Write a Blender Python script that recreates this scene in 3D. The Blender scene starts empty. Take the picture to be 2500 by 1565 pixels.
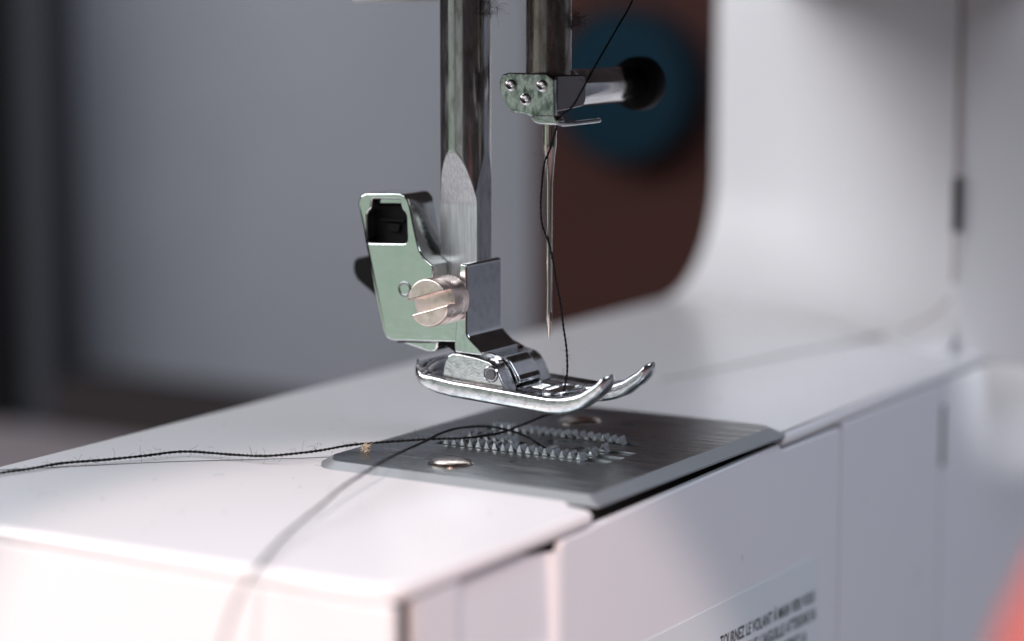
import bpy, bmesh, math, random
from mathutils import Vector, Matrix
from mathutils.geometry import tessellate_polygon
R = math.radians
MM = 0.001                      # all modelling figures below are millimetres
rnd = random.Random(7)
sc = bpy.context.scene
col = sc.collection

# ------------------------------------------------------------------ camera
yaw, pitch = R(30.9), R(8.25)
cd = bpy.data.cameras.new('camera'); cam = bpy.data.objects.new('camera', cd); col.objects.link(cam)
cd.sensor_width = 36.0; cd.lens = 80.64
cam.location = (0.1643, -0.2850, 0.0659)
cam.rotation_euler = (R(90) - pitch, 0, yaw)
cd.clip_start = 0.01; cd.clip_end = 20
cd.dof.use_dof = True; cd.dof.focus_distance = 0.329; cd.dof.aperture_fstop = 7.8
sc.camera = cam
# ------------------------------------------------------------------ light
w = bpy.data.worlds.new('World'); sc.world = w; w.use_nodes = True
wb = w.node_tree.nodes['Background']; wb.inputs[0].default_value = (0.62, 0.55, 0.58, 1); wb.inputs[1].default_value = 0.055

def aim(o, tgt):
    d = Vector(tgt) * MM - o.location
    o.rotation_euler = d.to_track_quat('-Z', 'Y').to_euler()

def area(name, loc, tgt, sx, sy, radiance, colr):
    l = bpy.data.lights.new(name, 'AREA'); l.shape = 'RECTANGLE'; l.size = sx * MM; l.size_y = sy * MM
    l.energy = radiance * math.pi * sx * sy * MM * MM; l.color = colr
    o = bpy.data.objects.new(name, l); col.objects.link(o); o.location = Vector(loc) * MM; aim(o, tgt)
    return o

def spot(name, loc, tgt, power, colr, deg, blend, radius):
    l = bpy.data.lights.new(name, 'SPOT'); l.energy = power; l.color = colr
    l.spot_size = R(deg); l.spot_blend = blend; l.shadow_soft_size = radius * MM
    o = bpy.data.objects.new(name, l); col.objects.link(o); o.location = Vector(loc) * MM; aim(o, tgt)
    return o

# daylight window, high on the left behind the camera
area('window_light', (-330, -680, 600), (0, 20, 10), 640, 520, 4.8, (0.92, 0.96, 1.0))
# added fill from the far left, brightening bed and column under the head
area('side_fill_light', (-640, -430, 400), (0, 60, 10), 520, 420, 5.5, (0.96, 0.95, 1.0))
# soft light from the room in front of the machine, high up
area('room_light', (560, -60, 700), (10, 60, 0), 600, 600, 4.2, (0.80, 0.87, 1.0))
# added lamps low on the left, greenish and paler above, mirrored in the nickel faces
area('green_reflection_light', (-470, -640, -75), (-15, 0, 20), 460, 150, 0.46, (0.75, 1.0, 0.81))
area('low_left_reflection_light', (-470, -640, 75), (-15, 0, 20), 460, 110, 0.34, (0.94, 1.0, 0.97))
# added pale lamp low behind the camera, there to mirror in the bars
area('bar_reflection_light', (20, -900, -10), (-10, 0, 20), 520, 140, 0.34, (0.92, 1.0, 0.97))
# warm low sun patch on the near end of the free arm
spot('sun_patch', (450, -880, 500), (36, -112, -1), 42, (1.0, 0.74, 0.66), 6.3, 0.2, 6)
# added spot close to the wall, making the bright patch on the base
spot('base_patch_spot', (137, 368, 2), (24, 172, -2), 1.5, (0.98, 0.98, 1.0), 14.5, 0.35, 3)

vs = sc.view_settings
vs.view_transform = 'Standard'; vs.look = 'None'; vs.exposure = 0.0; vs.gamma = 1.0
sc.render.engine = 'CYCLES'
sc.cycles.use_denoising = True
sc.cycles.max_bounces = 10; sc.cycles.glossy_bounces = 6; sc.cycles.diffuse_bounces = 5
sc.cycles.caustics_reflective = False; sc.cycles.caustics_refractive = False
sc.cycles.sample_clamp_indirect = 6.0

# ------------------------------------------------------------------ materials
def mat(name, base=(0.8, 0.8, 0.8), metal=0.0, rough=0.4, spec=0.5, coat=0.0,
        noise=None, rnoise=None, bump=None, spots=None, sheen=0.0):
    """noise=(scale xyz per mm, colour2, lo, hi); rnoise=(scale, r_lo, r_hi); bump=(scale xyz, strength, distance mm)
    spots=(scale, colour, threshold)"""
    m = bpy.data.materials.new(name); m.use_nodes = True
    nt = m.node_tree; n = nt.nodes; L = nt.links
    b = n['Principled BSDF']
    b.inputs['Base Color'].default_value = (*base, 1); b.inputs['Metallic'].default_value = metal
    b.inputs['Roughness'].default_value = rough
    b.inputs['Specular IOR Level'].default_value = spec
    if coat: b.inputs['Coat Weight'].default_value = coat; b.inputs['Coat Roughness'].default_value = 0.12
    if sheen: b.inputs['Sheen Weight'].default_value = sheen
    tc = n.new('ShaderNodeTexCoord')

    def tex(scale, detail=4.0, rough_=0.6):
        if not isinstance(scale, tuple): scale = (scale,) * 3
        mp = n.new('ShaderNodeMapping'); mp.inputs['Scale'].default_value = [s * 1000 for s in scale]
        t = n.new('ShaderNodeTexNoise'); t.inputs['Scale'].default_value = 1.0
        t.inputs['Detail'].default_value = detail; t.inputs['Roughness'].default_value = rough_
        L.new(tc.outputs['Object'], mp.inputs[0]); L.new(mp.outputs[0], t.inputs['Vector'])
        return t

    def ramp(src, lo, hi):
        r = n.new('ShaderNodeMapRange'); r.inputs['From Min'].default_value = lo; r.inputs['From Max'].default_value = hi
        L.new(src, r.inputs['Value']); return r.outputs[0]
    colour = None
    if noise:
        t = tex(noise[0]); mx = n.new('ShaderNodeMix'); mx.data_type = 'RGBA'
        mx.inputs[6].default_value = (*base, 1); mx.inputs[7].default_value = (*noise[1], 1)
        L.new(ramp(t.outputs['Fac'], noise[2], noise[3]), mx.inputs[0]); colour = mx.outputs[2]
    if spots:
        t = tex(spots[0]); mx = n.new('ShaderNodeMix'); mx.data_type = 'RGBA'
        mx.inputs[6].default_value = (*base, 1); mx.inputs[7].default_value = (*spots[1], 1)
        if colour: L.new(colour, mx.inputs[6])
        L.new(ramp(t.outputs['Fac'], spots[2], spots[2] + 0.03), mx.inputs[0]); colour = mx.outputs[2]
    if colour: L.new(colour, b.inputs['Base Color'])
    if rnoise:
        t = tex(rnoise[0]); r = n.new('ShaderNodeMapRange')
        r.inputs['From Min'].default_value = 0.35; r.inputs['From Max'].default_value = 0.65
        r.inputs['To Min'].default_value = rnoise[1]; r.inputs['To Max'].default_value = rnoise[2]
        L.new(t.outputs['Fac'], r.inputs['Value']); L.new(r.outputs[0], b.inputs['Roughness'])
    if bump:
        t = tex(bump[0]); bp = n.new('ShaderNodeBump'); bp.inputs['Strength'].default_value = bump[1]
        bp.inputs['Distance'].default_value = bump[2] * MM
        L.new(t.outputs['Fac'], bp.inputs['Height']); L.new(bp.outputs[0], b.inputs['Normal'])
    return m

M = {}
M['plastic'] = mat('white_plastic', (0.80, 0.79, 0.80), rough=0.26, spec=0.5, bump=(0.6, 0.02, 0.05), spots=(0.22, (0.60, 0.57, 0.55), 0.76))
M['plastic_panel'] = mat('white_panel_plastic', (0.77, 0.78, 0.81), rough=0.42, spec=0.45, bump=(2.5, 0.05, 0.05),
                         spots=((0.30, 0.30, 0.12), (0.40, 0.37, 0.37), 0.71))
M['plastic_column'] = mat('white_satin_plastic', (0.80, 0.79, 0.80), rough=0.5, spec=0.4, bump=(0.6, 0.02, 0.05))
M['seam'] = mat('grey_seam', (0.30, 0.25, 0.245), rough=0.6)
M['gap'] = mat('dark_gap', (0.03, 0.02, 0.018), rough=0.8)  # dark tone that stands for shade inside gaps and holes
M['chrome'] = mat('chrome', (0.80, 0.80, 0.81), 1.0, 0.08, noise=(0.5, (0.62, 0.63, 0.64), 0.45, 0.7), rnoise=(0.6, 0.05, 0.16), bump=(0.9, 0.05, 0.06))
M['chrome_worn'] = mat('worn_chrome', (0.80, 0.80, 0.81), 1.0, 0.14, noise=(0.9, (0.5, 0.51, 0.52), 0.45, 0.7),
                       rnoise=(1.0, 0.08, 0.24), bump=(3.0, 0.32, 0.10), spots=(0.85, (0.30, 0.13, 0.06), 0.72))
M['nickel'] = mat('nickel', (0.78, 0.79, 0.78), 1.0, 0.2, noise=((0.25, 0.25, 0.25), (0.72, 0.76, 0.73), 0.4, 0.68), rnoise=((0.5, 0.5, 2.5), 0.10, 0.20), bump=((0.22, 0.22, 0.5), 0.22, 0.12))
M['clamp'] = mat('tarnished_nickel', (0.72, 0.76, 0.73), 1.0, 0.14, noise=((0.9, 0.9, 0.5), (0.20, 0.24, 0.22), 0.44, 0.62), rnoise=(1.2, 0.08, 0.22), bump=(1.1, 0.12, 0.10))
M['bar'] = mat('presser_bar_steel', (0.62, 0.62, 0.62), 1.0, 0.2, noise=((0.8, 0.8, 0.25), (0.36, 0.34, 0.32), 0.5, 0.75), rnoise=((1.2, 1.2, 0.2), 0.12, 0.26), bump=((3, 3, 0.4), 0.05, 0.05))
M['needle_bar'] = mat('needle_bar_steel', (0.42, 0.38, 0.35), 1.0, 0.26, noise=((0.8, 0.8, 0.2), (0.22, 0.19, 0.16), 0.45, 0.7), rnoise=((1.0, 1.0, 0.2), 0.18, 0.32), bump=((3, 3, 0.4), 0.06, 0.05))
M['brushed'] = mat('brushed_steel', (0.70, 0.71, 0.72), 1.0, 0.45, noise=((5, 5, 0.25), (0.50, 0.51, 0.52), 0.4, 0.65), bump=((9, 9, 0.3), 0.25, 0.05))
M['plate'] = mat('needle_plate_steel', (0.34, 0.365, 0.375), 1.0, 0.32, noise=((0.10, 2.2, 2), (0.20, 0.215, 0.22), 0.4, 0.68), rnoise=((0.06, 1.6, 1), 0.24, 0.40), bump=((0.12, 6, 6), 0.16, 0.05))
M['plate_edge'] = mat('needle_plate_bevel_steel', (0.52, 0.55, 0.57), 1.0, 0.55, bump=((0.2, 5, 5), 0.10, 0.05))  # lighter than the plate: light caught on the bevel is put into the colour
M['tooth'] = mat('feed_dog_steel', (0.66, 0.68, 0.68), 1.0, 0.13, noise=(1.5, (0.40, 0.41, 0.41), 0.42, 0.62), bump=(3.0, 0.2, 0.06))
M['dark_reflection_chrome'] = mat('dark_reflection_chrome', (0.26, 0.23, 0.23), 1.0, 0.22, bump=(1.2, 0.06, 0.06))  # base colour darkened to stand for a dark reflection on the clamp block
M['feed_bar'] = mat('feed_bar_steel', (0.42, 0.44, 0.44), 1.0, 0.3, noise=(1.2, (0.25, 0.26, 0.26), 0.4, 0.6), bump=(2.0, 0.2, 0.06))
M['screw'] = mat('warm_nickel_screw', (0.95, 0.80, 0.74), 1.0, 0.34, noise=(0.7, (0.80, 0.64, 0.56), 0.42, 0.68), rnoise=(0.9, 0.26, 0.40), bump=((4, 4, 4), 0.06, 0.05))
M['plate_screw'] = mat('plate_screw_nickel', (0.62, 0.54, 0.48), 1.0, 0.2, bump=(2, 0.10, 0.05))
M['needle'] = mat('needle_steel', (0.72, 0.66, 0.60), 1.0, 0.17, bump=((6, 6, 0.6), 0.05, 0.03))
M['pin'] = mat('pin_steel', (0.20, 0.20, 0.21), 1.0, 0.35, bump=(3, 0.1, 0.04))
M['black'] = mat('black_plastic', (0.008, 0.008, 0.008), rough=0.6, spec=0.10, bump=(2.5, 0.10, 0.05))
M['thread'] = mat('black_thread', (0.010, 0.010, 0.011), rough=0.8, spec=0.2)
M['fibre'] = mat('dark_fibre', (0.025, 0.022, 0.022), rough=0.8)
M['grey_fibre'] = mat('grey_fibre', (0.10, 0.09, 0.09), rough=0.9)
M['lint'] = mat('beige_lint', (0.62, 0.53, 0.41), rough=0.9)
M['sticker'] = mat('sticker_film', (0.72, 0.77, 0.80), rough=0.45, spec=0.4)
M['ink'] = mat('dark_ink', (0.055, 0.06, 0.065), rough=0.6)
M['wall'] = mat('grey_wall', (0.305, 0.312, 0.34), rough=0.9, spec=0.2, noise=(0.006, (0.27, 0.28, 0.305), 0.4, 0.6))
M['table'] = mat('table_surface', (0.36, 0.31, 0.315), rough=0.5, noise=(0.02, (0.30, 0.26, 0.265), 0.4, 0.6))
M['brown'] = mat('dark_brown_board', (0.050, 0.020, 0.016), rough=0.8, spec=0.15)
M['blue'] = mat('dark_blue', (0.004, 0.020, 0.033), rough=0.8, spec=0.1)
M['fade_strip'] = mat('dark_grey_fade', (0.05, 0.052, 0.06), rough=0.9, spec=0.1)
M['strip'] = mat('dark_brown_grey', (0.040, 0.034, 0.034), rough=0.9, spec=0.1)
M['darkness'] = mat('near_black', (0.011, 0.011, 0.012), rough=0.9, spec=0.05)
M['red'] = mat('red_surface', (0.74, 0.17, 0.145), rough=0.6)

# ------------------------------------------------------------------ helpers
def V(p): return Vector(p) * MM

def empty(name, loc, label, cat, group=None):
    o = bpy.data.objects.new(name, None); col.objects.link(o); o.location = V(loc)
    o.empty_display_size = 0.005
    o['label'] = label; o['category'] = cat
    if group: o['group'] = group
    return o

def world_origin(p):
    o = Vector((0, 0, 0))
    while p is not None: o += p.location; p = p.parent
    return o

def smooth(me, ang=32):
    me.polygons.foreach_set('use_smooth', [True] * len(me.polygons))
    me.set_sharp_from_angle(angle=R(ang))

def link(name, me, m, parent=None, bevel=0, seg=3, ang=32, clamp=False):
    o = bpy.data.objects.new(name, me); col.objects.link(o)
    if isinstance(m, (list, tuple)):
        for k in m: me.materials.append(k)
    else: me.materials.append(m)
    o.parent = parent
    smooth(me, ang)
    if bevel:
        b = o.modifiers.new('bevel', 'BEVEL'); b.width = bevel * MM; b.segments = seg
        b.limit_method = 'ANGLE'; b.angle_limit = R(28); b.harden_normals = True
        b.use_clamp_overlap = clamp
    return o

def tag(o, label, cat, group=None, kind=None):
    if label: o['label'] = label
    if cat: o['category'] = cat
    if group: o['group'] = group
    if kind: o['kind'] = kind
    return o

def mesh(name, verts, faces, origin=Vector((0, 0, 0)), mats=None, fix=True):
    me = bpy.data.meshes.new(name)
    me.from_pydata([(v[0] * MM - origin.x, v[1] * MM - origin.y, v[2] * MM - origin.z) for v in verts], [], faces)
    if mats: me.polygons.foreach_set('material_index', mats)
    if fix:
        bm = bmesh.new(); bm.from_mesh(me); bmesh.ops.remove_doubles(bm, verts=bm.verts, dist=1e-7)
        bmesh.ops.recalc_face_normals(bm, faces=bm.faces); bm.to_mesh(me); bm.free()
    me.update()
    return me

AX = {'x': lambda a, b, t: (t, a, b), 'y': lambda a, b, t: (a, t, b), 'z': lambda a, b, t: (a, b, t)}

def extr(poly, axis, t0, t1, holes=()):
    """poly in the two remaining axes (in order), extruded from t0 to t1"""
    f = AX[axis]; loops = [list(poly)] + [list(h) for h in holes]
    flat = [p for l in loops for p in l]; n = len(flat)
    verts = [f(a, b, t0) for a, b in flat] + [f(a, b, t1) for a, b in flat]
    faces = []
    if holes:
        tris = tessellate_polygon([[Vector((a, b, 0)) for a, b in l] for l in loops])
        faces += [tuple(t) for t in tris] + [tuple(n + i for i in t) for t in tris]
    else:
        faces += [tuple(range(n)), tuple(range(n, 2 * n))]
    k = 0
    for l in loops:
        c = len(l)
        for i in range(c):
            j = (i + 1) % c; faces.append((k + i, k + j, n + k + j, n + k + i))
        k += c
    return verts, faces

def boxv(x0, x1, y0, y1, z0, z1): return extr([(x0, y0), (x1, y0), (x1, y1), (x0, y1)], 'z', z0, z1)

def join(*parts):
    v, f = [], []
    for a, b in parts:
        n = len(v); v += a; f += [tuple(i + n for i in q) for q in b]
    return v, f

def part(name, vf, m, parent=None, bevel=0, seg=3, ang=32, mats=None):
    return link(name, mesh(name, vf[0], vf[1], world_origin(parent), mats), m, parent, bevel, seg, ang)

def union_mesh(name, vfs, origin, op='UNION'):
    obs = []
    for i, (v, f) in enumerate(vfs):
        o = bpy.data.objects.new('tmp', mesh('tmp', v, f)); o.scale = (1, 1, 1); col.objects.link(o); obs.append(o)
    for k, o in enumerate(obs[1:]):
        md = obs[0].modifiers.new('b', 'BOOLEAN'); md.object = o
        md.operation = op if isinstance(op, str) else op[k]; md.solver = 'EXACT'
    dg = bpy.context.evaluated_depsgraph_get(); dg.update()
    me = bpy.data.meshes.new_from_object(obs[0].evaluated_get(dg)); me.name = name
    for o in obs: bpy.data.objects.remove(o)
    bm = bmesh.new(); bm.from_mesh(me); bmesh.ops.remove_doubles(bm, verts=bm.verts, dist=3e-6)
    bmesh.ops.dissolve_limit(bm, angle_limit=R(1.0), verts=bm.verts, edges=bm.edges)
    bmesh.ops.translate(bm, verts=bm.verts, vec=-origin)
    bmesh.ops.recalc_face_normals(bm, faces=bm.faces); bm.to_mesh(me); bm.free()
    me.materials.clear()
    return me

def lathe(profile, centre, axis='z', n=48, a0=0.0):
    """profile [(radius, t)] along axis; centre the two other coordinates"""
    f = AX[axis]; verts, faces = [], []
    for r, t in profile:
        for i in range(n):
            a = 2 * math.pi * i / n + a0
            verts.append(f(centre[0] + r * math.cos(a), centre[1] + r * math.sin(a), t))
    for k in range(len(profile) - 1):
        for i in range(n):
            j = (i + 1) % n; faces.append((k * n + i, k * n + j, k * n + n + j, k * n + n + i))
    faces.append(tuple(range(n))); faces.append(tuple(range((len(profile) - 1) * n, len(profile) * n)))
    return verts, faces

def rounded(pts, r, n=4):
    """round the corners of a polygon"""
    out = []; c = len(pts)
    for i in range(c):
        p0, p, p1 = (Vector(pts[i - 1]), Vector(pts[i]), Vector(pts[(i + 1) % c]))
        rr = r[i] if isinstance(r, (list, tuple)) else r
        d0 = (p0 - p); d1 = (p1 - p); k = min(rr, d0.length * .45, d1.length * .45)
        if k < 1e-4: out.append(tuple(p)); continue
        a = p + d0.normalized() * k; b = p + d1.normalized() * k
        for t in range(n + 1):
            s = t / n; q = a * (1 - s) ** 2 + p * 2 * s * (1 - s) + b * s * s
            out.append((q.x, q.y))
    return out

def spline(pts, per=10):
    P = [Vector(p) for p in pts]; P = [P[0] * 2 - P[1]] + P + [P[-1] * 2 - P[-2]]
    out = []
    for i in range(1, len(P) - 2):
        a, b, c, d = P[i - 1:i + 3]
        for k in range(per):
            t = k / per
            out.append(0.5 * ((2 * b) + (c - a) * t + (2 * a - 5 * b + 4 * c - d) * t * t + (3 * b - a - 3 * c + d) * t ** 3))
    out.append(P[-2]); return out

def resample(path, step):
    out = [path[0].copy()]; acc = 0.0
    for a, b in zip(path, path[1:]):
        L = (b - a).length
        if L < 1e-9: continue
        while acc + L >= step:
            t = (step - acc) / L; a = a + (b - a) * t; out.append(a.copy()); L = (b - a).length; acc = 0.0
            if L < 1e-9: break
        acc += L
    return out

def frames(path):
    T = [(path[min(i + 1, len(path) - 1)] - path[max(i - 1, 0)]).normalized() for i in range(len(path))]
    u = T[0].orthogonal().normalized(); U = []
    for t in T:
        u = (u - t * u.dot(t)).normalized(); U.append((u, t.cross(u)))
    return T, U

def tube(path, rad, n=8, ry=None):
    path = [Vector(p) for p in path]; T, U = frames(path); verts, faces = [], []
    for i, p in enumerate(path):
        r = rad(i / (len(path) - 1)) if callable(rad) else rad
        for k in range(n):
            a = 2 * math.pi * k / n; verts.append(tuple(p + U[i][0] * (r * math.cos(a)) + U[i][1] * (r * math.sin(a))))
    for i in range(len(path) - 1):
        for k in range(n):
            j = (k + 1) % n; faces.append((i * n + k, i * n + j, i * n + n + j, i * n + n + k))
    faces.append(tuple(range(n))); faces.append(tuple(range((len(path) - 1) * n, len(path) * n)))
    return verts, faces

def twisted(pts, rad=0.24, pitch=1.5, step=0.16, r0=1.0, r1=1.0):
    """two-ply twisted sewing thread"""
    path = resample(spline(pts, 14), step); T, U = frames(path); strands = []
    jit = random.Random(3)
    for s in (0, 1):
        q = []; ph = 0.0
        for i, p in enumerate(path):
            a = 2 * math.pi * i * step / pitch + s * math.pi
            q.append(p + (U[i][0] * math.cos(a) + U[i][1] * math.sin(a)) * rad * 0.46 * (r0 + (r1 - r0) * i / len(path)))
        strands.append(tube(q, lambda t: rad * (r0 + (r1 - r0) * t) * (0.60 + 0.05 * math.sin(t * 173.0 + s) + 0.03 * math.sin(t * 711.0)), 6))
    return join(*strands), path

def fibres(path, count, seed, lo=0.6, hi=2.4, spread=0.25, rad=0.018):
    rg = random.Random(seed); parts = []
    for _ in range(count):
        p = path[rg.randrange(len(path))] + Vector((rg.uniform(-1, 1), rg.uniform(-1, 1), rg.uniform(-1, 1))) * spread
        d = Vector((rg.gauss(0, 1), rg.gauss(0, 1), rg.gauss(0, 1))).normalized(); L = rg.uniform(lo, hi); q = [p.copy()]
        for k in range(6):
            d = (d + Vector((rg.gauss(0, .5), rg.gauss(0, .5), rg.gauss(0, .5)))).normalized(); q.append(q[-1] + d * L / 6)
        parts.append(tube(q, rad, 3))
    return join(*parts)

# ------------------------------------------------------------------ setting
o = part('table', boxv(-900, 500, -420, 382, -110, -85), M['table']); o['kind'] = 'structure'
o['label'] = 'grey brown table surface the machine stands on'
o = part('wall', extr([(600, 384), (-240, 384)] + [(-240 - 190 * math.sin(a), 384 - 170 * (1 - math.cos(a))) for a in [k * math.pi / 40 for k in range(1, 21)]] + [(-442, 214), (-442, 400), (600, 400)], 'z', -110, 700), M['wall']); o['kind'] = 'structure'  # left end curved forward so it turns from the light and fades darker
o['label'] = 'pale grey wall behind the machine'
o = part('wall_foot_shade', boxv(-370.8, -213, 300, 322, -84.6, -67), M['strip'])  # dark strip put in for the shade where wall meets table
tag(o, 'long dark low strip standing for the shade along the foot of the grey wall', 'strip')
o = part('board', extr(rounded([(-620, 300), (-384, 300), (-384, 320), (-620, 320)], 6), 'z', -84.6, 420), M['darkness'], None, 2)
dp = empty('dark_panel', (-500, 310, -84.6), 'blurred black upright panel with added grey fade strip at the far left', 'panel')
o.name = 'board'; o.parent = dp; o.location = -dp.location
part('fade_strip', boxv(-383.9, -371, 302, 318, -84.6, 420), M['fade_strip'], dp)  # grey step added to soften the fade from black panel to wall
o = part('brown_panel', extr(rounded([(-211, 352), (60, 352), (60, 372), (-211, 372)], 6), 'z', -84.6, 360), M['brown'], None, 2)
tag(o, 'dark brown upright panel seen through the gap left of the column', 'panel')
bd = empty('blue_disc', (-171, 351, 36), 'blurred dark blue disc against the brown panel behind the needle clamp', 'disc')
part('face', lathe([(24, 351.5), (24, 342), (22.5, 339), (14, 338), (0.02, 338)], (-171, 36), 'y', 64), M['blue'], bd)
part('rim', tube([(-171 + 23.2 * math.cos(k * math.pi / 32), 340, 36 + 23.2 * math.sin(k * math.pi / 32)) for k in range(65)], 1.3, 8), M['darkness'], bd)

# ------------------------------------------------------------------ sewing machine body
sm = empty('sewing_machine', (-18, 60, -85), 'white plastic sewing machine with free arm, column and steel needle plate', 'sewing machine')
# top skin of the free arm, notched at the front under the needle plate
top = rounded([(-61.5, -77), (24.3, -77), (24.3, -30.2), (19, -28.8), (19, 29.4), (24.3, 29.4), (24.3, 99), (24.3, 205), (-61.5, 205)],
              [3, 4.5, 0, 0, 0, 0.6, 0, 0, 0], 6)
part('bed_top', extr(top, 'z', -3.2, -1.0), M['plastic'], sm, 1.0, 5)
part('arm_core', boxv(-59.5, 15.0, -72, 98, -78, -3.4), M['gap'], sm)
part('corner_shade_filler', boxv(15.2, 23.0, -75.5, -72.0, -78, -3.4), M['gap'], sm)  # dark filler, coloured as the shade in the corner slit
part('plate_shade_filler', boxv(18.4, 21.6, -28.4, 29.0, -4.0, -1.5), M['gap'], sm)  # dark filler, coloured as the shade below the plate's front edge
part('end_panel', extr(rounded([(-61.3, -76.9), (24.1, -76.9), (24.1, -75.6), (-61.3, -75.6)], [3, 0.5, 0.3, 0.3], 5), 'z', -80, -3.1), M['plastic'], sm, 0.3)
part('back_panel', boxv(-61.3, -59.6, -74.9, 100, -80, -4.4), M['plastic'], sm, 0.4)

def surf(name, ny, nz, fn, m, parent, thick=1.4, axis=0):
    """sheet given by fn(u, v) with a back side offset along axis"""
    vs, fs = [], []; off = [0, 0, 0]; off[axis] = -thick
    for s in (0, 1):
        for j in range(nz + 1):
            for i in range(ny + 1):
                p = fn(i / ny, j / nz); vs.append(tuple(p[k] + off[k] * s for k in range(3)))
    n = (ny + 1) * (nz + 1); idx = lambda i, j, s: s * n + j * (ny + 1) + i
    for j in range(nz):
        for i in range(ny):
            for s in (0, 1): fs.append((idx(i, j, s), idx(i + 1, j, s), idx(i + 1, j + 1, s), idx(i, j + 1, s)))
    edge = [(i, 0) for i in range(ny + 1)] + [(ny, j) for j in range(1, nz + 1)] + [(i, nz) for i in range(ny - 1, -1, -1)] + [(0, j) for j in range(nz - 1, 0, -1)]
    for a, b in zip(edge, edge[1:] + edge[:1]): fs.append((idx(*a, 0), idx(*b, 0), idx(*b, 1), idx(*a, 1)))
    return part(name, (vs, fs), m, parent, 0, 3, 40)

def sstep(a, b, x):
    t = max(0.0, min(1.0, (x - a) / (b - a))); return t * t * (3 - 2 * t)

def grip(u, v):
    y = -71.9 + u * 33.5; z = -80 + v * (76.6 - 1.5 * sstep(-49, -40, y))
    d = sstep(-62.8, -60.8, y) * (1 - sstep(-40.2, -38.9, y)) * sstep(-20.0, -15.0, z)
    d *= 0.8 + 0.6 * (z + 19) / 15
    return (24.05 - d, y, z)
surf('grip_panel', 110, 130, grip, M['plastic_panel'], sm, 1.2)['label'] = 'front panel with scooped finger grip'
part('bobbin_door', extr(rounded([(-38.1, -80), (52.2, -80), (52.2, -3.75), (29.6, -3.6), (28.2, -2.5), (-29.6, -3.35), (-30.6, -3.5), (-38.1, -3.5)], [0, 0, 1.2, .6, .6, .3, .3, 1.0], 4), 'x', 22.6, 24.0), M['plastic_panel'], sm, 0.3)
part('front_panel', boxv(22.6, 24.1, 52.55, 98.0, -80, -3.25), M['plastic_panel'], sm, 0.3)
# base block under the column, and its narrow slot
part('base', extr(rounded([(-61.4, 98.6), (24.0, 98.6), (24.0, 240), (-61.4, 240)], 0.5), 'z', -84.9, -3.3), M['plastic_panel'], sm, 0.4)
part('slot', boxv(23.5, 24.25, 97.9, 99.1, -18.5, -7.5), M['gap'], sm)
# column: inner face swept into the bed with a fillet
def col_y(x): return 181 - 63 * sstep(-52, 34, x) ** 1.25
def column(u, v):
    x = -61.2 + u * 79.5; r = 26 - 10 * u; yb = col_y(x)
    if v < 0.5:
        a = v / 0.5 * math.pi / 2
        return (x, yb - r + r * math.sin(a), -1.12 + r * (1 - math.cos(a)))
    return (x, yb + (0.4 * (v - .5) * 2), -1.12 + r + (v - .5) * 2 * (190 - r))
surf('column', 60, 60, column, M['plastic_column'], sm, -30, 1)
# front cover of the column, separated by the seam; a gap opens in the seam
def cover(z0, z1, y0):
    return extr(rounded([(18.8, y0), (36, y0 + 1.0), (38, y0 + 6), (38, 240), (18.8, 240)], [0.8, 1.5, 3, 0, 0], 5), 'z', z0, z1)
part('column_cover', cover(-2.5, 190, 118.4), M['plastic_column'], sm, 0.4)
part('seam_gap', boxv(17.9, 19.2, 117.2, 118.8, 21.4, 31.6), M['gap'], sm)
seam = [(-13.5, 62, -1.0), (-10.6, 76, -1.0), (-7.2, 97, -1.0), (-3.5, 113, -1.0)]
for x, v in ((0.5, .08), (5, .16), (10, .24), (14.5, .34), (17.3, .46), (18.1, .62)):
    p = column((x + 61.2) / 79.5, v); seam.append((p[0], p[1] - 0.02, p[2]))
part('seam', tube([(18.35, 118.0, 12), (18.35, 118.0, 21)], 0.3, 6), M['seam'], sm)
part('seam', tube([(18.35, 118.0, 32), (18.35, 118.0, 67)], 0.5, 6), M['seam'], sm)
part('seam', tube(spline(seam, 8), 0.22, 6), M['seam'], sm)
# head above the picture, carrying the two bars
part('head', extr(rounded([(-48, -48), (34, -48), (34, 230), (-48, 230)], [14, 14, 4, 4], 6), 'z', 67.5, 190), M['plastic'], sm, 3, 4)
part('head_shade_plate', boxv(-44, 30, -44, 180, 66.9, 67.7), M['gap'], sm)  # dark plate added under the head, standing for its shaded open inside
part('head_lug', extr(rounded([(-44.5, 14), (-33.0, 14), (-33.0, 24), (-44.5, 24)], 2), 'z', 63.75, 68.2), M['plastic'], sm, 0.5)
# instruction sticker on the bobbin door
st = part('sticker', extr(rounded([(-24, -48), (43.9, -48), (43.9, -22.9), (-24, -22.2)], 0.8), 'x', 24.02, 24.10), M['sticker'], sm)
st['label'] = 'pale printed instruction sticker'

def text(body, y, z, size, width, parent):
    cu = bpy.data.curves.new('lettering', 'FONT'); cu.body = body; cu.size = size * MM; cu.extrude = 0.00001; cu.offset = 0.00007
    cu.align_x = 'RIGHT'; cu.space_character = 1.06
    t = bpy.data.objects.new('tmp', cu); col.objects.link(t)
    dg = bpy.context.evaluated_depsgraph_get(); dg.update()
    me = bpy.data.meshes.new_from_object(t.evaluated_get(dg)); bpy.data.objects.remove(t)
    o = bpy.data.objects.new('lettering', me); col.objects.link(o); me.materials.clear(); me.materials.append(M['ink'])
    o.parent = parent; og = world_origin(parent)
    xs = [v.co.x for v in me.vertices]; sx = width * MM / (max(xs) - min(xs))
    mt = Matrix.Translation(V((24.125, y, z)) - og) @ Matrix(((0, 0, 1, 0), (1, 0, 0, 0), (0, 1, 0, 0), (0, 0, 0, 1))) @ Matrix.Rotation(R(-1.5), 4, 'Z') @ Matrix.Diagonal((sx, 1, 1, 1))
    me.transform(mt); return o
text('TOURNEZ LE VOLANT À MAIN VERS VOUS', 42.4, -30.2, 2.6, 34.2, st)
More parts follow.
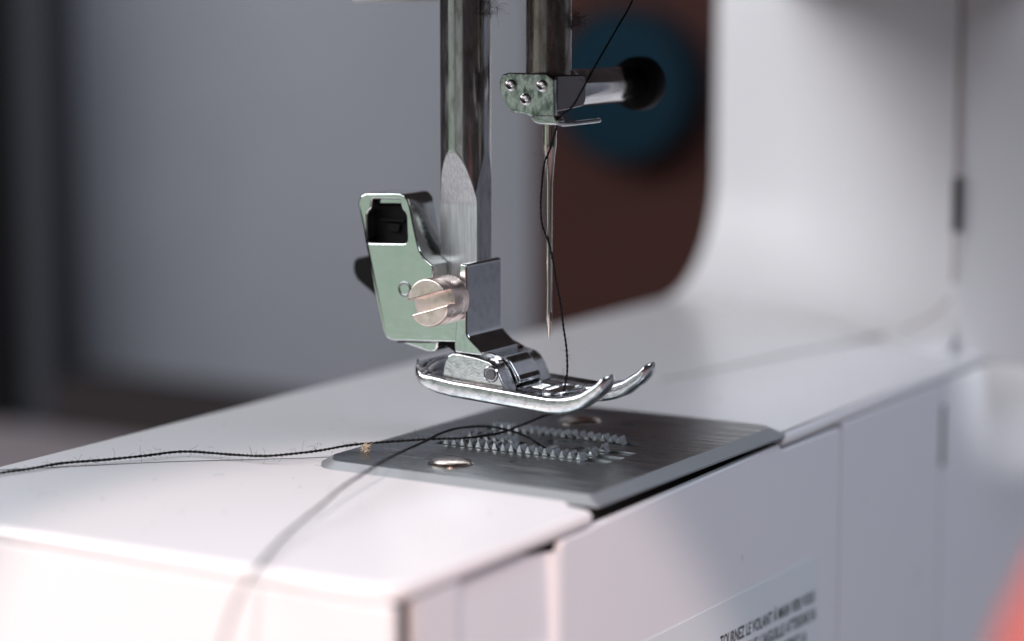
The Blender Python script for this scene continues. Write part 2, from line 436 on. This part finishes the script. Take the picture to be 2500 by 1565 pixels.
text("JUSQU'À CE QUE L'AIGUILLE ATTEIGNE SA", 43.0, -33.1, 2.6, 36.5, st)
text('POSITION HAUTE AVANT DE RETIREZ LA', 39.4, -36.0, 2.6, 33.5, st)

# ------------------------------------------------------------------ needle plate
ptop = rounded([(-22.6, -22.2), (-20.3, -26.0), (21.6, -26.6), (22.5, 29.6), (-21.6, 29.6)], [0.6, 1.4, 0.5, 3.0, 2], 5)
pbot = rounded([(-24.4, -22.8), (-21.5, -27.3), (23.6, -27.9), (24.9, 31.0), (-23.0, 31.0)], [0.8, 2.2, 0.6, 3.6, 2], 5)
def rect(x0, x1, y0, y1, r=0.7): return rounded([(x0, y0), (x1, y0), (x1, y1), (x0, y1)], r, 3)
slots = [rect(-14.6, 13.9, -8.3, -5.9, .5), rect(-13.4, -3.2, -3.3, -0.7, .5), rect(-1.5, 2.0, -4.2, 4.2, 1.4),
         rect(4.6, 14.3, -4.9, -3.0, .5), rect(4.6, 14.2, -1.7, 0.7, .5), rect(-14.0, 11.4, 4.7, 7.1, .5),
         rect(1.4, 2.9, -14.0, -12.9, .5), rect(1.6, 4.6, 18.8, 20.0, .5)]
loops = [ptop] + slots; flat = [p for l in loops for p in l]; n1 = len(flat); nb = len(ptop)
tris = tessellate_polygon([[Vector((a, b, 0)) for a, b in l] for l in loops])
pv = [(a, b, 0) for a, b in flat] + [(a, b, -1.05) for a, b in pbot] + [(a, b, -1.35) for a, b in pbot] + [(a, b, -1.6) for l in slots for a, b in l]
pf = [tuple(t) for t in tris]; pm = [0] * len(pf)
for i in range(nb):
    j = (i + 1) % nb
    pf.append((i, j, n1 + j, n1 + i)); pm.append(1)
    pf.append((n1 + i, n1 + j, n1 + nb + j, n1 + nb + i)); pm.append(1)
k = nb; q = n1 + 2 * nb
for l in slots:
    c = len(l)
    for i in range(c):
        j = (i + 1) % c; pf.append((k + i, k + j, q + j, q + i)); pm.append(0)
    k += c; q += c
ow = world_origin(sm)
me = mesh('needle_plate', pv, pf, ow, pm)
npl = link('needle_plate', me, [M['plate'], M['plate_edge']], sm, 0, 3, 20)
npl['label'] = 'brushed steel needle plate with feed slots'
part('slot_floor', boxv(-18, 18, -15, 22, -2.2, -1.62), M['gap'], npl)
def plate_screw(x, y, slot_a):
    prof = [(3.25, -0.25), (3.25, 0.12), (2.9, 0.42), (2.2, 0.62), (1.2, 0.72), (0.02, 0.74)]
    s = part('plate_screw', lathe(prof, (x, y), 'z', 40), M['plate_screw'], npl)
    return s
plate_screw(-4.7, -19.3, 0); plate_screw(-4.6, 17.4, 1)
for x0, x1, y in ((1.2, 12.5, -16.6), (-16.0, -9.8, -18.2), (-19.0, -14.2, -14.9), (13.0, 19.0, -20.5)):
    part('engraved_line', boxv(x0, x1, y - .09, y + .09, -0.06, 0.005), M['plate_edge'], npl)

# feed dog: toothed bars standing in the slots
fd = part('feed_dog', join(boxv(-13.4, 10.0, -8.0, -6.2, -1.6, -0.1), boxv(-12.4, -4.2, -3.0, -1.0, -1.6, -0.1), boxv(5.2, 13.6, -4.7, -3.2, -1.6, -0.35),
                           boxv(5.2, 13.6, -1.4, 0.4, -1.6, -0.35), boxv(-12.9, 9.4, 5.0, 6.8, -1.6, -0.1), boxv(10.2, 13.4, -7.9, -6.3, -1.6, -0.5)), M['feed_bar'], sm, 0.08, 2)
def tooth_mesh(wy):
    p = [(-0.58, -0.15), (0.50, -0.15), (0.02, 1.2), (-0.10, 1.2)]
    return extr(p, 'y', -wy / 2, wy / 2)
tms = {}
def tooth(x, y, wy, s=1.0):
    if wy not in tms:
        v, f = tooth_mesh(wy); tms[wy] = mesh('tooth', v, f); tms[wy].materials.append(M['tooth'])
    o = bpy.data.objects.new('tooth', tms[wy]); col.objects.link(o); o.parent = fd
    o.location = V((x, y, 0)) - world_origin(fd); o.scale = (s * rnd.uniform(.92, 1.03), rnd.uniform(.95, 1.03), s * rnd.uniform(.86, 0.98)); o.rotation_euler = (0, rnd.uniform(-.03, .03), rnd.uniform(-.04, .04))
for i in range(17): tooth(-12.7 + i * 1.385, -7.1, 1.75)
for i in range(6): tooth(-11.7 + i * 1.385, -2.0, 1.95)
for i in range(17): tooth(-12.4 + i * 1.33, 5.9, 1.75)
tooth(9.6, -3.95, 1.45, 1.05); tooth(9.6, -0.5, 1.7, 1.05)

# ------------------------------------------------------------------ presser bar, with its milled flats
BX, BR = -14.15, 3.75
def bar():
    n = 176; zs = [20 + i * 0.35 for i in range(86)] + [50.4 + i * 3 for i in range(8)]
    vs, fs, ms = [], [], []
    fl = []
    for z in zs:
        d1 = BR - (42.4 - z) * .24 if z < 42.4 else 9; d1 = max(d1, 1.9)
        d2 = BR - (42.0 - z) * .12 if z < 42.0 else 9; d2 = max(d2, 3.05)
        for i in range(n):
            a = 2 * math.pi * i / n; x, y = BR * math.cos(a), BR * math.sin(a); k = 0
            if y < -d1: y = -d1; k = 1
            if x > d2: x = d2; k = 2
            vs.append((BX + x, y, z)); fl.append(k)
    for r in range(len(zs) - 1):
        for i in range(n):
            j = (i + 1) % n; q = (r * n + i, r * n + j, (r + 1) * n + j, (r + 1) * n + i); fs.append(q)
            ms.append(1 if all(fl[k] == 1 for k in q) else 0)
    fs.append(tuple(range(n))); ms.append(0); fs.append(tuple(range((len(zs) - 1) * n, len(zs) * n))); ms.append(0)
    return vs, fs, ms
bv, bf, bm_ = bar()
pbar = link('presser_bar', mesh('presser_bar', bv, bf, ow, bm_), [M['bar'], M['brushed']], sm, 0, 3, 14)
nbar = part('needle_bar', lathe([(3.25, 52.5), (3.25, 74)], (-0.35, 0.3), 'z', 96), M['needle_bar'], sm)

# ------------------------------------------------------------------ needle clamp
nc_face = [(-4.1, 54.0), (2.1, 54.0), (3.3, 53.2), (3.45, 47.9), (0.2, 47.75), (-0.75, 48.0), (-1.9, 48.3), (-3.4, 48.35), (-4.15, 48.75), (-4.75, 49.8), (-5.5, 51.1), (-5.65, 52.6), (-5.2, 53.7)]
nc = part('needle_clamp', extr(nc_face, 'y', -4.6, -3.7), M['clamp'], sm, 0.22)
nc['label'] = 'tarnished nickel clamp plate with three rivets'
part('clamp_block', extr(rounded([(48.6, -3.9), (53.9, -3.9), (53.9, 4.7), (49.0, 4.7)], [.3, .3, 1.2, 1.4], 5) if False else
     rounded([(-3.9, 48.6), (-3.9, 53.8), (4.7, 53.6), (4.7, 49.1)], [.4, .4, 1.3, 1.4], 5), 'x', -3.6, 3.4), M['dark_reflection_chrome'], nc, 0.35)
part('clamp_lip', extr(rounded([(-0.5, 47.95), (0.0, 47.15), (1.0, 46.85), (4.0, 46.85), (4.0, 47.3), (3.4, 48.2), (0.2, 48.1)], .25), 'y', -4.75, -2.6), M['chrome'], nc, 0.2)
part('thread_guide', tube(spline([(3.8, -4.4, 46.95), (4.15, -3.4, 46.9), (4.3, -1, 46.9), (4.3, 3, 46.92), (4.3, 7.1, 46.95)], 8), lambda t: 0.36 if t < .97 else 0.27, 10), M['chrome'], nc)
for x, z in ((-3.69, 52.23), (1.44, 52.25), (-1.24, 50.29)):
    part('rivet', lathe([(0.86, -4.5), (0.86, -4.72), (0.74, -4.95), (0.55, -5.02), (0.38, -4.86), (0.02, -4.74)], (x, z), 'y', 24), M['chrome'], nc)
part('knob', lathe([(3.5, 24.4), (4.0, 24.7), (4.1, 25.4), (4.1, 27.2), (3.8, 27.7), (0.02, 27.8)], (0.6, 51.5), 'y', 48), M['black'], nc)['label'] = 'black round knob on the clamp screw'
cs = part('clamp_screw', lathe([(1.2, 2), (1.2, 4.3), (2.66, 4.5), (2.66, 24.1), (2.3, 24.7), (0.02, 24.9)], (0.6, 51.55), 'y', 56), M['chrome'], nc, 0)

# ------------------------------------------------------------------ needle
nd = empty('sewing_needle', (0, 0, 15.2), 'thin steel sewing needle pointing down from its clamp', 'needle')
prof = [(0.02, 15.15), (0.07, 15.3), (0.20, 16.2), (0.34, 17.4), (0.43, 18.6), (0.48, 19.4), (0.46, 21.0), (0.48, 24), (0.50, 38.2), (0.60, 39.6), (0.82, 42.2), (0.98, 43.3), (1.02, 43.8), (1.02, 48.5)]
def needle():
    v, f = lathe(prof, (0, 0), 'z', 32)
    out = []
    for x, y, z in v:          # long groove towards the front, scarf and eye towards the back
        if 19.0 < z < 38 and x > 0.30: x = 0.30
        if 20.0 < z < 24.1 and x < -0.25: x = -0.25
        out.append((x, y, z))
    return out, f
part('shaft', needle(), M['needle'], nd, 0, 3, 28)
part('eye', extr(rounded([(-0.13, 18.1), (0.13, 18.1), (0.13, 19.3), (-0.13, 19.3)], .12), 'x', -0.46, 0.46) if False else
     tube([(0.40, -0.05, 18.2), (0.47, -0.05, 18.6), (0.47, -0.05, 19.1), (0.42, -0.05, 19.5)], 0.10, 6), M['pin'], nd)

# ------------------------------------------------------------------ presser foot holder
fh = empty('presser_foot_holder', (-16, -2, 13), 'nickel presser foot holder clamped to bar by slotted thumb screw', 'foot holder')
FY = -6.2
hold = [(-29.2, 34.2), (-29.05, 34.85), (-28.7, 35.5), (-27.8, 35.95), (-25.3, 36.07), (-21.75, 36.2), (-20.9, 35.95), (-20.2, 35.2), (-19.8, 33.75), (-19.33, 31.6),
        (-18.87, 29.8), (-18.35, 28.1), (-17.7, 27.1), (-16.6, 26.3), (-15.98, 25.9), (-15.92, 22.2), (-11.0, 22.2),
        (-10.9, 16.4), (-10.8, 14.9), (-15.75, 14.65), (-22.8, 14.22), (-23.7, 14.3), (-24.4, 14.65), (-24.9, 15.4), (-26.26, 20.8), (-27.47, 27.5)]
win = rounded([(-27.55, 33.05), (-27.6, 28.56), (-20.5, 28.9), (-20.65, 33.2), (-21.4, 33.8), (-21.8, 35.25), (-26.6, 35.1), (-26.83, 33.56)], [.8, .7, .7, .6, .3, .3, .3, .4], 4)
left = [(-29.2, 34.2), (-29.05, 34.85), (-28.7, 35.5), (-27.8, 35.95), (-25.3, 36.07), (-21.75, 36.2), (-20.9, 35.95), (-20.2, 35.2), (-19.8, 33.75), (-19.33, 31.6),
        (-18.87, 29.8), (-18.35, 28.1), (-18.2, 27.1), (-18.2, 18), (-25.54, 18), (-26.26, 20.8), (-27.47, 27.5)]
jaw = [(-11.5, 24), (-11.4, 26.2), (-11.0, 26.5), (-10.35, 26.4), (-10.15, 26.1), (-10.15, 16.5), (-9.95, 16.0), (-9.5, 15.5), (-7.3, 13.6), (-7.6, 13.2), (-12.2, 13.4), (-12.3, 14.6)]
hm = union_mesh('body', [extr(hold, 'y', FY, -2.0), extr(left, 'y', -4.0, 0.5), extr(win, 'y', -9, 3)], fh.location, ['UNION', 'DIFFERENCE'])
hb = link('body', hm, M['nickel'], fh, 0.30, 3)
part('jaw', extr(jaw, 'y', FY - 0.12, 3.6), M['chrome'], fh, 0.28, 4)
# ankle reaching over the pin
part('ankle', extr(rounded([(-12.5, 13.8), (-8.0, 13.62), (-5.6, 12.95), (-4.7, 12.2), (-3.75, 10.8), (-2.9, 9.35), (-3.6, 8.8), (-6.0, 8.6), (-9.0, 9.6), (-12.0, 12.0)], .5, 3), 'y', -3.1, 3.1), M['chrome'], fh, 0.25)
part('ankle_saddle', extr(rounded([(-9.6, 14.6), (-7.6, 13.55), (-5.4, 12.9), (-5.6, 12.4), (-9.8, 13.0)], .2, 3), 'y', -4.2, 4.6), M['chrome'], fh, 0.15)
# release lever: black plastic behind and inside the window
lv = part('release_lever', extr(rounded([(-24, 26.2), (-31.2, 25.9), (-35.0, 25.0), (-35.2, 23.2), (-34.6, 21.9), (-32.9, 20.8), (-31.2, 19.7), (-29.6, 17.4), (-26, 16.2), (-24, 16.5)], [0, 1, .9, .8, .8, .8, 1, 1, .5, 0], 4), 'y', 0.9, 4.4), M['black'], fh, 0.4)
lv['label'] = 'black plastic release lever'
part('lever_block', extr([(-28.2, 28.2), (-20.0, 28.4), (-20.4, 34.4), (-27.4, 34.2)], 'y', -3.9, 0.2), M['black'], lv, 0.3)
part('lever_step', boxv(-26.4, -22.0, -4.6, -3.8, 31.75, 32.1), M['black'], lv, 0.12)
part('lever_step', extr(rounded([(-25.2, 31.4), (-22.8, 31.4), (-23.2, 30.2), (-24.8, 30.2)], .4), 'y', -4.4, -3.8), M['black'], lv, 0.12)
part('spring_tab', extr([(-26.0, 34.45), (-22.2, 34.6), (-22.3, 35.2), (-25.9, 35.05)], 'y', -5.0, -4.2), M['nickel'], fh, 0.08)
part('spring_clip', extr(rounded([(-23.4, 14.1), (-21.0, 13.55), (-17.4, 12.75), (-16.2, 13.1), (-15.9, 14.6), (-20, 14.4)], .3), 'y', -5.0, -1.0), M['chrome'], fh, 0.3)
part('clip_gap', extr(rounded([(-16.6, 13.3), (-15.2, 14.3), (-12.7, 12.9), (-12.5, 14.9), (-16.2, 14.6)], .3), 'y', -4.8, 0), M['black'], fh)
part('dimple_pin', lathe([(1.15, FY + .2), (1.15, FY - .05), (0.98, FY - .12), (0.85, FY - .02), (0.6, FY + .06), (0.02, FY + .05)], (-20.93, 22.1), 'y', 28), M['pin'], fh)
# slotted thumb screw
TX, TZ, ta = -13.0, 21.3, R(17.6)
ts = part('thumb_screw', lathe([(1.5, -2.0), (1.5, -6.1), (3.2, -6.25), (3.48, -6.6), (3.5, -10.2), (3.46, -10.35), (3.3, -10.4)], (TX, TZ), 'y', 72), M['screw'], fh, 0, 3, 40)
ts['label'] = 'warm nickel thumb screw with wide slot'
for s in (1, -1):
    p = []; h = 0.98; a0 = math.asin(h / 3.5)
    for i in range(29):
        a = a0 + (math.pi - 2 * a0) * i / 28; x, z = 3.5 * math.cos(a), s * 3.5 * math.sin(a)
        p.append((TX + x * math.cos(ta) - z * math.sin(ta), TZ + x * math.sin(ta) + z * math.cos(ta)))
    part('screw_half', extr(p, 'y', -10.3, -12.3), M['screw'], ts, 0.28, 3)

# ------------------------------------------------------------------ presser foot
pf_ = empty('presser_foot', (-2, 0, 6), 'shiny snap-on presser foot with two upturned toes', 'presser foot')
def foot_z(x):
    """underside height of the sole along the foot"""
    pts = [(-19.6, 10.4), (-19.0, 9.2), (-17.2, 8.15), (-14.5, 7.35), (-12, 7.0), (-2.3, 6.42), (4.4, 6.02), (6.7, 6.2), (8.2, 6.6), (9.6, 7.2), (12.0, 9.0), (13.4, 10.4), (14.2, 11.3)]
    for a, b in zip(pts, pts[1:]):
        if x <= b[0]:
            t = (x - a[0]) / (b[0] - a[0]); return a[1] + (b[1] - a[1]) * t
    return pts[-1][1]
def sole_t(x): return 2.55 - 0.5 * sstep(6.5, 14, x) - 0.6 * sstep(-14, -18, x)
def sole():
    """solid sole: plan outline with needle slot between the toes, bent along foot_z"""
    bm = bmesh.new(); W = 8.0; nx, ny = 120, 64
    def inside(x, y):
        ay = abs(y)
        w_ = W
        if x > 4: w_ = W + 0.15 * sstep(4, 15, x)
        if x < -16.0: w_ = W - 3.0 * (1 - math.sqrt(max(0, 1 - ((-16.0 - x) / 3.4) ** 2)))
        inner = 0.0
        if x > 3.6:
            inner = 4.5 * math.sqrt(max(0.0, min(1.0, (x - 3.6) / 2.8))) if x < 6.4 else 4.5
        if abs(x) < 2.0 and ay < 4.0: pass
        return inner, w_
    vs, fs = [], []
    # build as two mirrored halves in strips: each x station runs from inner edge to outer edge
    xs = [-19.3 + i * (33.2 / 130) for i in range(131)]
    secs = []
    for s in (-1, 1):
        ring = []
        for x in xs:
            a, b = inside(x, 0); a = max(a, 0.0)
            zb = foot_z(x); t = sole_t(x); e = min(0.55, (b - a) * .3, t * .35)
            if x > 12.7:                 # round the toe tips
                k = math.sqrt(max(0.02, 1 - ((x - 12.7) / 1.22) ** 2)); m_ = (a + b) / 2; hw = (b - a) / 2 * k; a, b = m_ - hw, m_ + hw
                mt = zb + t / 2; t *= max(k, .3); zb = mt - t / 2; e = min(e, hw * .4, t * .35)
            free = a > 0.01
            dish = 0.45 if x < 6 else 0.45 * (1 - sstep(6, 11, x)) + 0.0
            pts = []
            ia = a + (e if free else 0)
            pts += [(ia, zb), (b - e, zb), (b - e * .3, zb + e * .3), (b, zb + e), (b, zb + t - e), (b - e * .3, zb + t - e * .3), (b - e, zb + t), (b - e - .5, zb + t - dish)]
            pts += [((a + b) / 2 if free else b * .5, zb + t - dish), (ia, zb + t - dish * (0.2 if free else 1))]
            if free: pts += [(a + e * .3, zb + t - e * .3 - dish * .2), (a, zb + t - e - dish * .2), (a, zb + e), (a + e * .3, zb + e * .3)]
            else: pts += [(0.0, zb + t - dish - 0.001), (0.0, zb + t * .6), (0.0, zb + t * .4), (0.0, zb + .001)]
            ring.append([(x, s * y, z) for y, z in pts])
        secs.append(ring)
    for ring in secs:
        n0 = len(vs); m_ = len(ring[0])
        for r in ring: vs += r
        for i in range(len(ring) - 1):
            for k in range(m_):
                j = (k + 1) % m_
                fs.append((n0 + i * m_ + k, n0 + i * m_ + j, n0 + (i + 1) * m_ + j, n0 + (i + 1) * m_ + k))
        fs.append(tuple(n0 + k for k in range(m_))); fs.append(tuple(n0 + (len(ring) - 1) * m_ + k for k in range(m_)))
    return vs, fs
so = part('sole', sole(), M['chrome_worn'], pf_, 0, 3, 50)
# raised rim round the back end and round the needle hole
rim = [(-17.6 + 0.0, y, 0) for y in ()]
def rimpts():
    p = []
    for i in range(25):
        a = -math.pi / 2 + math.pi * i / 24
        x = -16.0 - 2.5 * math.cos(a); y = 7.2 * math.sin(a); p.append((x, y, foot_z(x) + sole_t(x) - .05))
    return p
part('back_rim', tube(rimpts(), 0.45, 10), M['chrome'], pf_)
hole = []
for i in range(41):
    a = 2 * math.pi * i / 40; hole.append((2.4 + 2.5 * math.cos(a), 4.2 * math.sin(a), 8.26 + 0.04 * math.cos(a)))
part('needle_hole_rim', tube(hole, 0.34, 10), M['chrome_worn'], pf_)
part('needle_hole', extr([(2.4 + 1.2 * math.cos(k * math.pi / 16), 3.2 * math.sin(k * math.pi / 16)) for k in range(32)], 'z', 8.15, 8.27), M['gap'], pf_)  # dark disc coloured as the shade in the hole
ear = [(-14.3, 8.4), (-14.22, 9.2), (-13.98, 10.75), (-13.74, 11.95), (-13.2, 12.8), (-12.35, 13.25), (-11.2, 13.28), (-8.15, 12.95), (-6.1, 12.5), (-5.25, 11.95), (-4.5, 10.95), (-3.57, 9.05), (-3.2, 8.0), (-3.2, 7.2), (-14.3, 7.6)]
for y0, y1 in ((-6.7, -3.45), (3.45, 6.7)):
    part('ear', extr(ear, 'y', y0, y1), M['chrome_worn'], pf_, 0.22)
part('pin', lathe([(0.02, -6.95), (0.72, -6.93), (0.86, -6.8), (0.86, 6.8), (0.72, 6.93), (0.02, 6.95)], (-5.8, 10.75), 'y', 32), M['pin'], pf_)
part('pin_collar', (lambda v, f: (v, f[:-2]))(*lathe([(0.95, -6.66), (1.12, -6.9), (1.3, -6.66)], (-5.8, 10.75), 'y', 32)), M['chrome'], pf_)

# ------------------------------------------------------------------ threads
def thread(name, pts, label, seed, nf, rad=.20, r0=1.0, r1=1.0):
    (vf, path) = twisted(pts, rad, r0=r0, r1=r1)
    e = empty(name, pts[0], label, 'thread')
    part('strand', vf, M['thread'], e, 0, 3, 60)
    if nf:
        f = part('fuzz', fibres(path, nf, seed), M['fibre'], e); f['kind'] = 'stuff'
    return e
thread('needle_thread', [(6.9, 13, 68), (6.9, 12, 64.2), (6.1, 8, 59.5), (6.2, 3, 55.6), (6.4, -1, 52.5), (6.2, -4.2, 49.6), (4.6, -4.3, 48.4), (3.0, -2.9, 47.4), (1.65, -1.2, 45.7), (0.91, -1.2, 43.4), (-0.23, -1.1, 41.0), (-0.9, -.7, 37.5), (-1.1, -.6, 34.5), (-0.7, -.8, 32.1),
        (0.14, -.75, 30.1), (0.96, -1.0, 28.1), (1.78, -1.2, 24.6), (2.54, -1.2, 21.1), (3.1, -1.2, 17.5), (3.58, -1.2, 14.6), (3.73, -1.2, 11.4), (3.4, -1.2, 9.3), (2.86, -1.1, 7.4), (2.0, 1.0, 5.2), (-0.5, 5.5, 4.0), (-4.0, 6.0, 2.9), (-6.4, 3.5, 1.7), (-7.2, -2.2, 1.25), (-9.35, -8.5, 1.35), (-13.6, -11.7, 1.3), (-21.8, -17.5, 0.7),
        (-24.4, -23.1, 0.5), (-27.0, -27.2, 0.4), (-29.6, -29.6, 0.3), (-34.9, -29.9, 0.0), (-42.7, -30.9, -.2), (-46.1, -36.0, -.3), (-49.5, -40.8, -.4), (-53.3, -45.2, -.5), (-54.9, -50.1, -.6), (-56.2, -53.6, -.6), (-58, -60, -.7)],
       'black needle thread running down past the needle and off to the left', 11, 260, .205, .70, 1.05)
thread('bobbin_thread', [(3.0, -1.6, -1.4), (2.9, -3.6, -.4), (2.6, -6.2, .9), (1.3, -6.9, 1.9), (-1.3, -4.3, 1.7), (-4.22, -2.03, 1.6), (-7.75, -0.48, 1.6), (-11.0, -0.4, 1.6), (-13.3, -3.6, 1.6), (-13.1, -9.0, 1.7), (-11.9, -14.6, 1.7), (-10.1, -23.1, 1.9), (-8.0, -30.8, 2.2), (-6.2, -38.3, 2.0), (-4.3, -46.0, 1.8),
        (-2.3, -53.2, 1.2), (-1.2, -59.1, 0.4), (0.9, -66.3, -0.2), (4.9, -75.6, -0.5), (9.5, -84.4, -0.3), (11.8, -89.8, -1.8), (12.7, -93.0, -4.6), (12.0, -93.6, -8.0)],
       'black bobbin thread looping over the feed teeth and blurring towards the viewer', 12, 40)
hr = part('fine_hair', tube(spline([(-60, -53, -.6), (-58.85, -51.72, -.85), (-50.9, -43.7, -.9), (-42.8, -35.6, -.9), (-33.6, -28.4, -.88), (-24.2, -22.4, -.6), (-22.6, -21.6, -.3)], 10), 0.05, 5), M['fibre'])
tag(hr, 'hair-thin dark fibre lying on the white bed below the black thread', 'fibre')
# lint
def clump(c, n, seed, rad, spread, lo, hi):
    base = [Vector(c)]
    return fibres(base, n, seed, lo, hi, spread, rad)
lk = part('lint_knot', clump((-19.8, -18.2, 0.5), 130, 5, 0.045, 0.38, 0.4, 0.95), M['lint']); tag(lk, 'beige knot of lint at the edge of the needle plate', 'lint')
for c, n, s, sp, lab in (((-9.9, -0.8, 63.2), 46, 21, 1.2, 'dark lint fibres clinging to the right side of the presser bar'),
                         ((3.6, 1.2, 61.3), 60, 22, 0.9, 'grey lint tuft at the right of the needle bar')):
    t = part('lint_tuft', clump(c, n * 3, s, 0.016, sp, 0.8, 3.0), M['grey_fibre' if s == 22 else 'fibre']); tag(t, lab, 'lint'); 

rg = random.Random(77); dust = []
for _ in range(150):
    x, y = rg.uniform(-58, 20), rg.uniform(-72, 80)
    onp = -20 < x < 21 and -25 < y < 27; z = 0.03 if onp else -0.97
    if rg.random() < .3:
        a = rg.uniform(0, 6.28); L = rg.uniform(.5, 1.8); b = a + rg.uniform(-1.2, 1.2)
        p = [(x, y, z), (x + L * .5 * math.cos(a), y + L * .5 * math.sin(a), z + .12), (x + L * .5 * (math.cos(a) + math.cos(b)), y + L * .5 * (math.sin(a) + math.sin(b)), z + .02)]
        dust.append(tube(spline(p, 4), 0.016, 3))
    else:
        r = rg.uniform(.03, .09); dust.append(boxv(x - r, x + r, y - r * .8, y + r * .8, z - .02, z + r))
du = part('dust', join(*dust), M['grey_fibre']); tag(du, 'fine dust specks and fibres scattered over the white bed and steel plate', 'dust', kind='stuff')
# ------------------------------------------------------------------ red thing near the camera at the right
rv = lathe([(15, -85), (15, -20), (14, 0), (11.5, 12), (8, 20), (4, 24), (0.02, 25.5)], (113.6, -99.0), 'z', 48)
ro = part('red_object', rv, M['red'], None, 0, 3, 60); tag(ro, 'blurred red rounded object at the bottom right corner', 'object')
